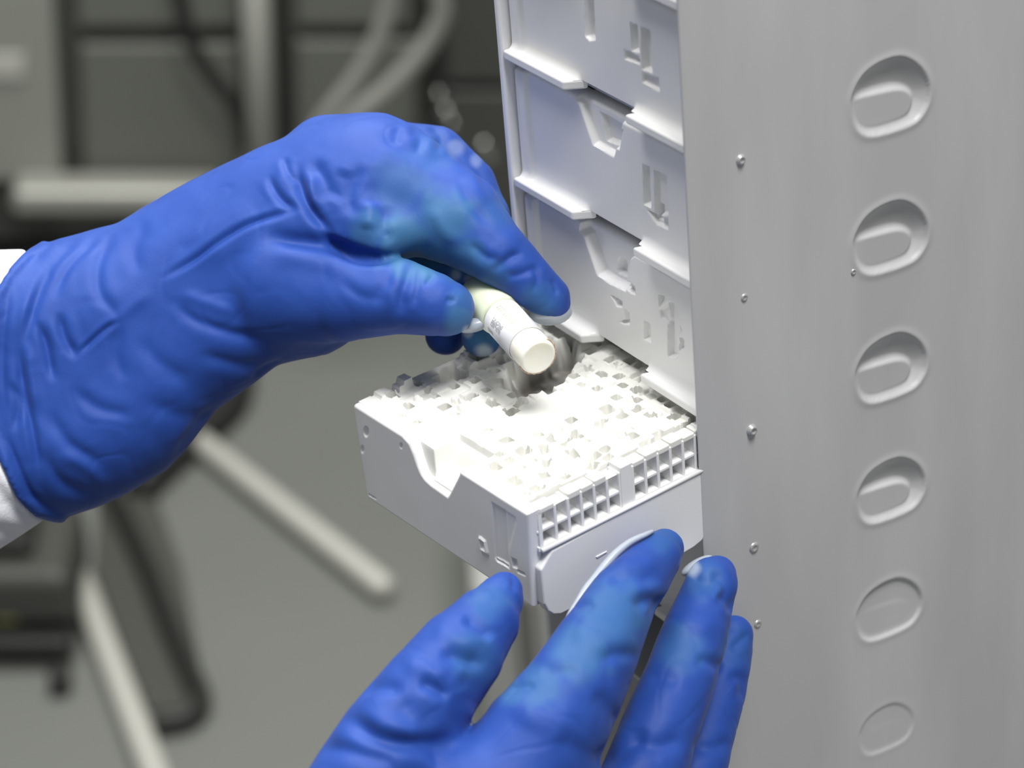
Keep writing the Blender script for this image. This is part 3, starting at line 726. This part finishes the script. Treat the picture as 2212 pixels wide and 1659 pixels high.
H1.add(H1.chain([(1040,470,58,.712),(1052,580,52,.706),(1046,680,48,.702),(1040,728,44,.701)]), 2)
H1.add(H1.chain([(760,400,70,.724),(900,420,62,.730),(985,520,52,.728),(985,640,48,.718),(962,722,46,.712)]), 2)
H1.add(H1.chain([(760,540,70,.707),(880,585,56,.709),(1000,628,46,.708),(1035,690,44,.7045)]), 1.5)   # finger curled behind the thumb
F1 = np.maximum(H1.F, cut)
bead = np.sqrt(H1.F**2+cut**2)-1.1; F1 = smin(F1, bead, 1.0)
g1 = H1.mesh('glove', M_GLOVE, hu, F1); g1.matrix_parent_inverse = hu.matrix_world.inverted()
folds1 = [([(680,490),(730,530),(795,556),(870,560)], 11, 1.8), ([(333,612),(370,590),(420,560),(500,505),(560,476),(640,455),(668,452)], 7, .9),
 ([(420,585),(500,530),(570,497),(640,480)], 22, .7, 's'), ([(390,540),(470,490),(560,445)], 26, .5, 's'),
 ([(165,770),(195,740),(232,708),(265,690)], 6, .7), ([(215,720),(300,650),(330,620)], 14, .4, 's'),
 ([(640,345),(648,400),(665,440),(690,478),(730,510)], 11, 1.5), ([(582,372),(592,408),(618,440),(650,452)], 9, .9), ([(612,335),(622,370),(640,400)], 8, .6),
 ([(668,340),(700,390),(712,440)], 16, 1.0), ([(745,360),(735,400),(720,440)], 18, .9), ([(790,350),(765,390),(755,430),(765,480)], 16, .9), ([(680,365),(672,420),(690,460)], 12, .8, 's'),
 ([(840,440),(830,490),(850,530)], 16, .8), ([(800,430),(795,500)], 18, .9, 's'),
 ([(560,505),(620,520),(700,530),(770,555),(830,562)], 17, 1.6), ([(580,540),(680,560),(780,580)], 26, .8, 's'),
 ([(625,345),(600,400),(570,430)], 20, .4, 's'),
 ([(885,560),(880,600),(868,640),(866,690)], 12, .8), ([(905,575),(902,620),(890,670)], 9, .5), ([(850,560),(835,610),(800,650)], 14, .5), ([(940,590),(915,620)], 7, .4), ([(985,650),(960,648)], 6, .4),
 ([(730,600),(780,640),(850,650)], 12, .4),
 ([(1010,520),(1050,555),(1090,560)], 10, .6), ([(1060,590),(1105,555),(1135,548)], 9, .7), ([(1090,600),(1130,590),(1160,575)], 8, .5), ([(1150,565),(1160,600),(1150,640)], 8, .5), ([(1190,600),(1205,640)], 6, .4),
 ([(925,440),(960,500),(1005,530)], 16, .5, 's'), ([(985,380),(1020,440),(1070,500)], 12, .5), ([(900,540),(950,570),(1000,590)], 9, .7, 's'),
 ([(880,270),(908,296),(900,335)], 11, .6), ([(922,268),(952,293),(945,335)], 11, .6), ([(862,268),(855,310)], 11, .4), ([(800,275),(900,330),(990,360)], 16, .6), ([(1000,310),(1035,370),(1065,430)], 8, .5),
 ([(360,640),(420,690),(500,720),(600,740)], 12, .6), ([(380,630),(450,655),(520,680)], 14, .5, 's'), ([(420,760),(520,790),(600,785)], 14, .6), ([(540,820),(590,790),(620,782)], 8, .7), ([(300,720),(340,780),(420,830)], 16, .5), ([(260,700),(250,760),(270,830)], 14, .5),
 ([(190,505),(125,555),(85,620),(62,700),(55,760)], 12, 1.1), ([(225,500),(150,570),(110,650)], 10, .8), ([(150,530),(95,590),(60,660),(40,730)], 12, .8, 's'),
 ([(255,490),(215,560),(215,630),(262,690)], 12, .6), ([(320,470),(290,540),(300,600)], 14, .4), ([(80,690),(98,740),(110,800),(120,830)], 10, 1.0), ([(125,670),(140,730),(170,780)], 10, .9),
 ([(40,720),(45,800),(60,880),(75,960),(90,1060)], 9, 1.0), ([(60,730),(70,820),(85,900)], 14, .8, 's'), ([(20,820),(40,870),(30,940)], 10, .8), ([(100,880),(150,960),(230,1010)], 14, .7), ([(85,960),(130,1040),(220,1080)], 14, .7), ([(120,980),(180,1000),(240,1060)], 16, .6, 's'),
 ([(300,860),(400,900),(470,880)], 18, .5), ([(370,1000),(420,930),(480,870)], 12, .6), ([(10,930),(40,1010),(75,1075),(130,1100)], 7, .6), ([(150,830),(210,880),(300,900)], 14, .6), ([(25,600),(10,700),(5,800),(15,900)], 8, .5)]
tints1 = [(0,880,520,95,.85),(0,960,470,90,.75),(0,920,560,70,.9),(0,800,500,60,.6),(0,1000,560,70,.7),(0,870,400,80,.35),(0,1050,600,60,.5),(0,1165,660,60,.45),(0,990,690,45,.7),(0,1000,650,40,.4),(0,930,330,60,.2),
          (0,1045,735,55,.8),(1,1045,765,26,.7),(1,1010,716,16,.5),(0,1080,450,60,.25),(1,985,320,24,.16),(1,1030,348,20,.14),(1,985,595,14,.35),(1,1010,604,12,.3)]  # the faintest pale spots, on the middle finger, are painted glints
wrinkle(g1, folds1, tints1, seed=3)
tag(g1, 'blue nitrile glove with frosty fingertips')
# sleeve inside the cuff
FS = np.maximum(ARM+.3+3.2*sstep(-1.5, 1.5, -cut), H1.X-190*H1.k)
slv = H1.mesh('coat_sleeve', M_SLEEVE, hu, FS.astype(np.float32), sub=0); slv.matrix_parent_inverse = hu.matrix_world.inverted()
wrinkle(slv, [([(90,1130),(30,1100),(-40,1020)], 18, 1.0), ([(60,1160),(-20,1140)], 16, .8)], seed=8)
tag(slv, 'white lab coat sleeve')
def blob(name, c, ax1, ax2, r3, m, parent, n=16):
    a = P(*c); e1 = P(c[0]+ax1[0], c[1]+ax1[1], c[2])-a; e2 = P(c[0]+ax2[0], c[1]+ax2[1], c[2])-a; e3 = -FWD*r3
    V = []; F = []; mrow = 10
    for i in range(mrow+1):
        th = math.pi*i/mrow
        for k in range(n):
            ph = 2*math.pi*k/n; V.append(a+e1*math.cos(th)+math.sin(th)*(e2*math.cos(ph)+e3*math.sin(ph)))
    F = [(i*n+k, i*n+(k+1) % n, (i+1)*n+(k+1) % n, (i+1)*n+k) for i in range(mrow) for k in range(n)]
    o = mk(name, V, F, m, parent, world=True); return o
tag(blob('frosted_fingertip', (1190,676,.6865), (46,-4), (3,27), .0045, M_PALE, hu), 'pale frosted tip under the forefinger')
tag(blob('frosted_fingertip', (1026,702,.683), (36,-10), (4,15), .003, M_PALE, hu), 'pale frosted tip behind the thumb')

# ---- lower hand, steadying the tray
hl = empty('gloved_hand', P(1000, 1690, .66)); bpy.context.view_layer.update()
tag(hl, 'blue gloved hand under the tray, thumb and fingers steadying its corner', 'hand')
H2 = Hand(520, 1660, 1095, 2230, .585, .735, vox=.75, tref=.66)
H2.add(H2.chain([(1436,1186,45,.6635),(1418,1204,57,.6610),(1345,1295,77,.6485),(1288,1400,95,.640),(1232,1500,112,.634),(1165,1605,136,.630),(1080,1750,165,.628)]))
H2.add(H2.chain([(1090,1275,40,.6455),(1078,1298,54,.6440),(1048,1345,76,.6400),(993,1412,98,.634),(925,1500,110,.628),(845,1600,116,.624),(772,1740,134,.622),(950,1900,130,.630)]), 1.2)
H2.add(H2.chain([(1550,1240,42,.6770),(1537,1260,58,.6755),(1500,1370,74,.667),(1462,1480,80,.660),(1420,1590,86,.654),(1370,1740,100,.648)]), 1.0)
H2.add(H2.chain([(1585,1372,44,.6950),(1572,1400,54,.6940),(1553,1490,62,.688),(1522,1600,64,.680),(1480,1740,76,.672),(1330,1900,100,.650)]), 1.0)
H2.add(H2.chain([(1560,1478,42,.7060),(1536,1560,50,.7000),(1500,1660,56,.6920),(1440,1780,66,.6800),(1330,1900,90,.655)]), 1.0)   # little finger behind the ring finger
H2.add(H2.chain([(845,1640,90,.626),(1000,1745,135,.626),(1250,1790,120,.634),(1440,1810,90,.655)]), 6)
H2.add(H2.chain([(1150,1800,150,.634),(1060,1960,165,.634),(980,2290,190,.636)]), 8)
g2 = H2.mesh('glove', M_GLOVE, hl); g2.matrix_parent_inverse = hl.matrix_world.inverted()
Q = lambda L: [(640+x*.4611, 1100+y*.4611) for x, y in L]
folds2 = [(Q([(1440,350),(1530,318),(1620,322),(1720,345)]), 17, 1.0), (Q([(1570,470),(1630,430),(1690,440),(1690,540)]), 16, 1.2), (Q([(1290,480),(1345,448),(1410,460)]), 9, .5), (Q([(1480,290),(1580,245),(1720,250)]), 18, .5, 's'),
 (Q([(1400,720),(1500,680),(1640,690)]), 14, .6), (Q([(1130,760),(1240,765),(1340,740)]), 16, .5), (Q([(990,850),(1060,828),(1130,835)]), 9, .5), (Q([(1280,640),(1400,610),(1600,600)]), 30, .6, 's'), (Q([(1000,1000),(1150,950),(1350,980)]), 34, .7, 's'), (Q([(1380,850),(1470,940),(1530,1030)]), 22, .6), (Q([(1200,1060),(1330,1120),(1470,1200)]), 24, .8),
 (Q([(770,500),(850,545),(930,615)]), 12, 1.2), (Q([(660,660),(760,690),(900,740)]), 16, 1.3), (Q([(560,800),(640,835),(730,890)]), 14, 1.0), (Q([(760,760),(840,840),(800,960)]), 24, .7), (Q([(620,560),(740,600),(860,660)]), 22, .6, 's'), (Q([(480,720),(600,750),(720,800)]), 22, .7, 's'),
 (Q([(280,880),(360,830),(520,850)]), 16, .9), (Q([(210,940),(260,990),(330,1040),(450,1085),(600,1097),(760,1085)]), 20, 2.0), (Q([(480,860),(540,970),(660,1050)]), 26, .8), (Q([(60,1140),(200,1120),(330,1155),(500,1200)]), 18, 1.0), (Q([(930,280),(1010,310),(1020,400)]), 7, .5), (Q([(300,1010),(480,1050),(640,1060)]), 22, .7, 's'),
 (Q([(770,1075),(700,1110),(620,1210)]), 22, .9), (Q([(1830,310),(1920,345),(2000,350)]), 15, 1.0), (Q([(1960,400),(2030,430),(2060,500)]), 13, 1.1), (Q([(1930,280),(2000,340),(2040,430)]), 10, .7), (Q([(1860,700),(1940,720),(2010,750)]), 13, .7), (Q([(1640,810),(1720,790),(1810,820)]), 16, .5), (Q([(1540,1070),(1680,1110),(1840,1070)]), 19, .9), (Q([(1400,1210),(1560,1110),(1650,1020)]), 16, .9), (Q([(1700,560),(1850,540),(1980,580)]), 22, .6, 's'),
 (Q([(2030,670),(2100,600),(2130,600)]), 9, .5), (Q([(2010,780),(2090,800),(2085,910)]), 12, .9), (Q([(1840,1110),(1950,1120),(2060,1080)]), 15, .7)]
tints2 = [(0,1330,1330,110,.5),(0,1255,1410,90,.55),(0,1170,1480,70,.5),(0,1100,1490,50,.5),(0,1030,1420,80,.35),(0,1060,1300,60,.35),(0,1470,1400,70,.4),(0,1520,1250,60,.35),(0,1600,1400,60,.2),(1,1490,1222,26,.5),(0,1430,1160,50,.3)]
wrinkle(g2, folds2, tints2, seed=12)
tag(g2, 'blue nitrile glove with crinkled fingers')
ln = [(1402,1141),(1387,1148),(1352,1165),(1322,1189),(1296,1218),(1276,1244),(1256,1268),(1239,1295),(1222,1320),(1207,1348)]
tt = np.linspace(.6575, .6405, len(ln)); tt = np.minimum(tt, .6575)
lp_ = spline([P(x+9, y+6, t+.001) for (x, y), t in zip(ln, tt)], 5)
o = MB().tube(lp_, [.0004+.0007*math.sin(math.pi*i/(len(lp_)-1)) for i in range(len(lp_))], 10).build('glove_seam', M_PALE, hl, world=True)
tag(o, 'pale rubber edge along the forefinger')
tag(blob('frosted_fingertip', (1506,1222,.6775), (34,-20), (8,12), .003, M_PALE, hl), 'pale frosted patch on the middle fingertip')

# ------------------------------------------------------------------ things standing behind, blurred by the lens
def quadbox(name, m, parent, pxs, b, depth, bevel=.004):          # front outline on the upright plane b, with real depth behind it
    return MB().prism([back(x, y, b) for x, y in pxs], ROOM_F*depth).build(name, m, parent, smooth=False, bevel=bevel)
cab = empty('equipment_cabinet', onfloor(400, 500)); bpy.context.view_layer.update()
tag(cab, 'grey equipment cabinet with recessed panels standing on the floor behind the upper glove', 'cabinet')
def cpart(name, m, pxs, b, depth, bevel=.004):
    o = quadbox(name, m, cab, pxs, b, depth, bevel); o.matrix_parent_inverse = cab.matrix_world.inverted(); return o
R4 = lambda x0, y0, x1, y1, sk=0: [(x0, y0), (x1, y0), (x1+sk, y1), (x0+sk, y1)]
cpart('body', M_DGREY, R4(-260, -260, 1300, 520), DW, .3)
cpart('light_panel', M_WALL2, R4(-120, -200, 104, 392, 30), DW-.03, .03)
cpart('panel', M_WALL, R4(172, 98, 512, 392, 10), DW-.02, .02)
cpart('panel', M_WALL, R4(168, -120, 512, 60), DW-.02, .02)
cpart('panel', M_WALL, R4(640, 90, 900, 420), DW-.02, .02)
cpart('panel', M_WALL, R4(640, -120, 885, 58), DW-.02, .02)
cpart('panel', M_DGREY, R4(966, -120, 1130, 180), DW-.02, .02)
cpart('panel', M_DGREY, R4(966, 200, 1130, 460), DW-.02, .02)
cpart('label_plate', M_PALEBAR, R4(-60, 118, 52, 172), DW-.034, .004)
o = cpart('kick_rail', M_POST, R4(22, 412, 470, 470), DW-.08, .05, .01)
post = empty('support_post', onfloor(600, 640)); bpy.context.view_layer.update()
tag(post, 'upright steel post rising behind the raised back of the upper glove', 'post')
def bt(name, m, pts, b, rpx, parent=None, n=14, sm=8):
    q = spline([back(x, y, b) for x, y in pts], sm) if len(pts) > 2 else [back(x, y, b) for x, y in pts]
    o = MB().tube(q, rpx*b*1.12/FPX, n).build(name, m, parent)
    if parent is not None: o.matrix_parent_inverse = parent.matrix_world.inverted()
    return o
bt('pole', M_POST, [(540, -300), (575, 560)], DW-.16, 31, post)
bt('clamp', M_DGREY, [(556, 330), (560, 372)], DW-.16, 36, post)
def hose(label, m, pts, b, r):
    o = bt('hose', m, pts, b, r); tag(o, label, 'hose', 'hoses hanging at the equipment'); return o
hose('black cable sweeping in a curve down to the steel post', M_DARK, [(375, -120), (388, -10), (415, 95), (462, 172), (508, 232), (528, 310), (534, 440), (540, 560)], DW-.10, 17)
hose('thin black cable hanging straight down beside the steel post', M_DARK, [(596, -120), (604, 60), (616, 240), (628, 420), (632, 560)], DW-.10, 13)
hose('grey hose bending down towards the steel post, nearer to it than the other', M_HOSE, [(852, -140), (845, -20), (820, 80), (770, 170), (712, 245), (660, 330), (620, 420)], DW-.22, 21)
hose('grey hose with a tight curve, closest to the white drawers', M_HOSE, [(930, -140), (945, -30), (952, 35), (912, 112), (840, 190), (765, 252), (690, 340), (640, 430)], DW-.26, 21)
valve = empty('hose_valve', onfloor(940, 700)); bpy.context.view_layer.update()
tag(valve, 'black valve block with small shiny fittings between the pale hose and the drawers', 'valve')
for nm, m, r, b in [('valve_body', M_DARK, [(902, -100), (958, -100), (962, 262), (918, 262)], DW-.2)]:
    o = quadbox(nm, m, valve, r, b, .06, .01); o.matrix_parent_inverse = valve.matrix_world.inverted()
for x, y, r in [(948, 204, 11), (962, 240, 13), (976, 268, 9)]:
    bt('fitting', M_PIPE, [(x-5, y-9), (x+5, y+9)], DW-.24, r, valve)
bt('lower_pipe', M_DARK, [(935, 250), (955, 330), (985, 420)], DW-.2, 17, valve)
kn = bt('handle_knob', M_PIPE, [(1040, 305), (1050, 322), (1062, 343)], DW-.5, 13); tag(kn, 'small shiny metal handle glinting beside the back of the upper glove', 'handle')
def floorbar(label, p0, p1, r, m=M_PALEBAR, z=.012):
    q = [onfloor(p0[0], p0[1], z), onfloor(p1[0], p1[1], z)]; d = (q[1]-q[0]); L = np.linalg.norm(d); d = d/L
    t = ((q[0]+q[1])/2-CAM) @ FWD; rr = r*t/FPX
    pts = [q[0]-d*rr*.8, q[0]-d*rr*.5, q[0], q[1], q[1]+d*rr*.5, q[1]+d*rr*.8]
    o = MB().tube(pts, [rr*.3, rr*.8, rr, rr, rr*.8, rr*.3], 14).build('floor_bar', m); tag(o, label, 'bar', 'pale bars on the floor'); return o
floorbar('pale enamelled bar lying slantwise on the floor, ending below the open tray', (425, 950), (826, 1268), 28)
floorbar('pale enamelled bar running steeply out at the lower picture edge', (172, 1250), (345, 1700), 31)
ft = [onfloor(x, y, .012) for x, y in [(215, 1020), (262, 1110), (315, 1220), (362, 1340), (410, 1450), (432, 1510), (400, 1548), (330, 1560)]]
o = MB().tube(spline(ft, 6), .0095, 12).build('bent_tube', M_DARK); tag(o, 'black bent tube frame lying between the two pale bars', 'tube')
ft = [onfloor(x, y, .012) for x, y in [(300, 1060), (360, 1000), (440, 930), (500, 870), (520, 800)]]
o = MB().tube(spline(ft, 6), .016, 12).build('bent_tube', M_DARK); tag(o, 'black tube crossing the floor under the upper glove cuff', 'tube')
mp_ = [onfloor(x, y, 0) for x, y in [(215, 1085), (330, 1060), (395, 1240), (432, 1440), (425, 1520), (372, 1548), (318, 1540), (262, 1400), (205, 1240)]]
o = MB().prism(mp_, (0, 0, .006)).build('floor_shade_sheet', M_DGREY, None, smooth=False, bevel=.002); tag(o, 'dark grey sheet standing in for shade on the floor inside the black bent tube frame', 'mat')  # thin dark sheet put in for a shadowed band of floor
pump = empty('floor_pump', onfloor(60, 1450)); bpy.context.view_layer.update()
tag(pump, 'dark squat pump unit on castors at the lower left corner', 'pump')['label'] = 'dark squat pump unit standing on the floor below the white sleeve'
def fpart(name, m, x0, x1, y0, z0, z1, dep, bev=.01):
    a, b_ = onfloor(x0, y0, 0), onfloor(x1, y0, 0)
    d = ROOM_F*dep
    o = MB().prism([a+[0, 0, z0], b_+[0, 0, z0], b_+d+[0, 0, z0], a+d+[0, 0, z0]], (0, 0, z1-z0)).build(name, m, pump, smooth=False, bevel=bev)
    o.matrix_parent_inverse = pump.matrix_world.inverted()
fpart('base', M_DARK, -140, 165, 1452, .012, .03, .16)
fpart('housing', M_DGREY, -140, 180, 1425, .03, .085, .13, .014)
fpart('lid', M_DARK, -140, 110, 1390, .085, .10, .09)
fpart('yellow_mark', M_YEL, 5, 52, 1424, .038, .058, .004, .001)
for x in (-60, 130):
    c = onfloor(x, 1470, .011)
    o = MB().tube([c-ROOM_R*.008, c+ROOM_R*.008], .011, 16).build('castor', M_DARK, pump); o.matrix_parent_inverse = pump.matrix_world.inverted()
crate = empty('pale_crate', onfloor(1180, 1560)); bpy.context.view_layer.update()
tag(crate, 'pale grey crate on the floor, seen between thumb and finger of the lower glove', 'crate')
M_CRATE = mat('pale_crate_plastic', (.36, .36, .345), .5)
a, b_ = onfloor(1050, 1640), onfloor(1420, 1640)
o = MB().prism([a, b_, b_+ROOM_F*.3, a+ROOM_F*.3], (0, 0, .16)).build('crate_body', M_CRATE, crate, smooth=False, bevel=.01); o.matrix_parent_inverse = crate.matrix_world.inverted()
for x in (1142, 1166):
    a = onfloor(x, 1640); o = MB().prism([a-ROOM_F*.004, a+ROOM_R*.004-ROOM_F*.004, a+ROOM_R*.004, a], (0, 0, .155)).build('crate_rib', M_DGREY, crate, smooth=False); o.matrix_parent_inverse = crate.matrix_world.inverted()

# ------------------------------------------------------------------ cold vapour over the wells
vm = bpy.data.materials.new('cold_vapour'); vm.use_nodes = True; nt = vm.node_tree
for n in list(nt.nodes): nt.nodes.remove(n)
out = nt.nodes.new('ShaderNodeOutputMaterial'); pv = nt.nodes.new('ShaderNodeVolumePrincipled')
pv.inputs['Color'].default_value = (.93, .94, .93, 1); pv.inputs['Anisotropy'].default_value = .2
tc = nt.nodes.new('ShaderNodeTexCoord'); nz = nt.nodes.new('ShaderNodeTexNoise'); nz.inputs['Scale'].default_value = 85; nz.inputs['Detail'].default_value = 3; nz.inputs['Distortion'].default_value = 1.2
nt.links.new(tc.outputs['Object'], nz.inputs['Vector'])
gr = nt.nodes.new('ShaderNodeTexGradient'); gr.gradient_type = 'SPHERICAL'
mp = nt.nodes.new('ShaderNodeMapping'); mp.inputs['Location'].default_value = (-1, -1, -1); mp.inputs['Scale'].default_value = (2, 2, 2)
nt.links.new(tc.outputs['Generated'], mp.inputs[0]); nt.links.new(mp.outputs[0], gr.inputs[0])
m1 = nt.nodes.new('ShaderNodeMapRange'); m1.inputs[1].default_value = .42; m1.inputs[2].default_value = .75; nt.links.new(nz.outputs['Fac'], m1.inputs[0])
m2 = nt.nodes.new('ShaderNodeMath'); m2.operation = 'MULTIPLY'; nt.links.new(m1.outputs[0], m2.inputs[0]); nt.links.new(gr.outputs['Fac'], m2.inputs[1])
m3 = nt.nodes.new('ShaderNodeMath'); m3.operation = 'MULTIPLY'; nt.links.new(m2.outputs[0], m3.inputs[0]); m3.inputs[1].default_value = 300
nt.links.new(m3.outputs[0], pv.inputs['Density']); nt.links.new(pv.outputs[0], out.inputs['Volume'])
c = hitp(1150, 800, (0, 0, Z0+ZT), (0, 0, 1))
V, F = [], []
for i in range(13):
    th = math.pi*i/12
    for k in range(24):
        ph = 2*math.pi*k/24; V.append(c+np.array([.036*math.sin(th)*math.cos(ph), .030*math.sin(th)*math.sin(ph), .004+.011*math.cos(th)]))
F = [(i*24+k, i*24+(k+1) % 24, (i+1)*24+(k+1) % 24, (i+1)*24+k) for i in range(12) for k in range(24)]
vo = mk('cold_vapour', V, F, vm); tag(vo, 'thin white cold vapour drifting over the tray wells under the vial', 'vapour', kind='stuff')
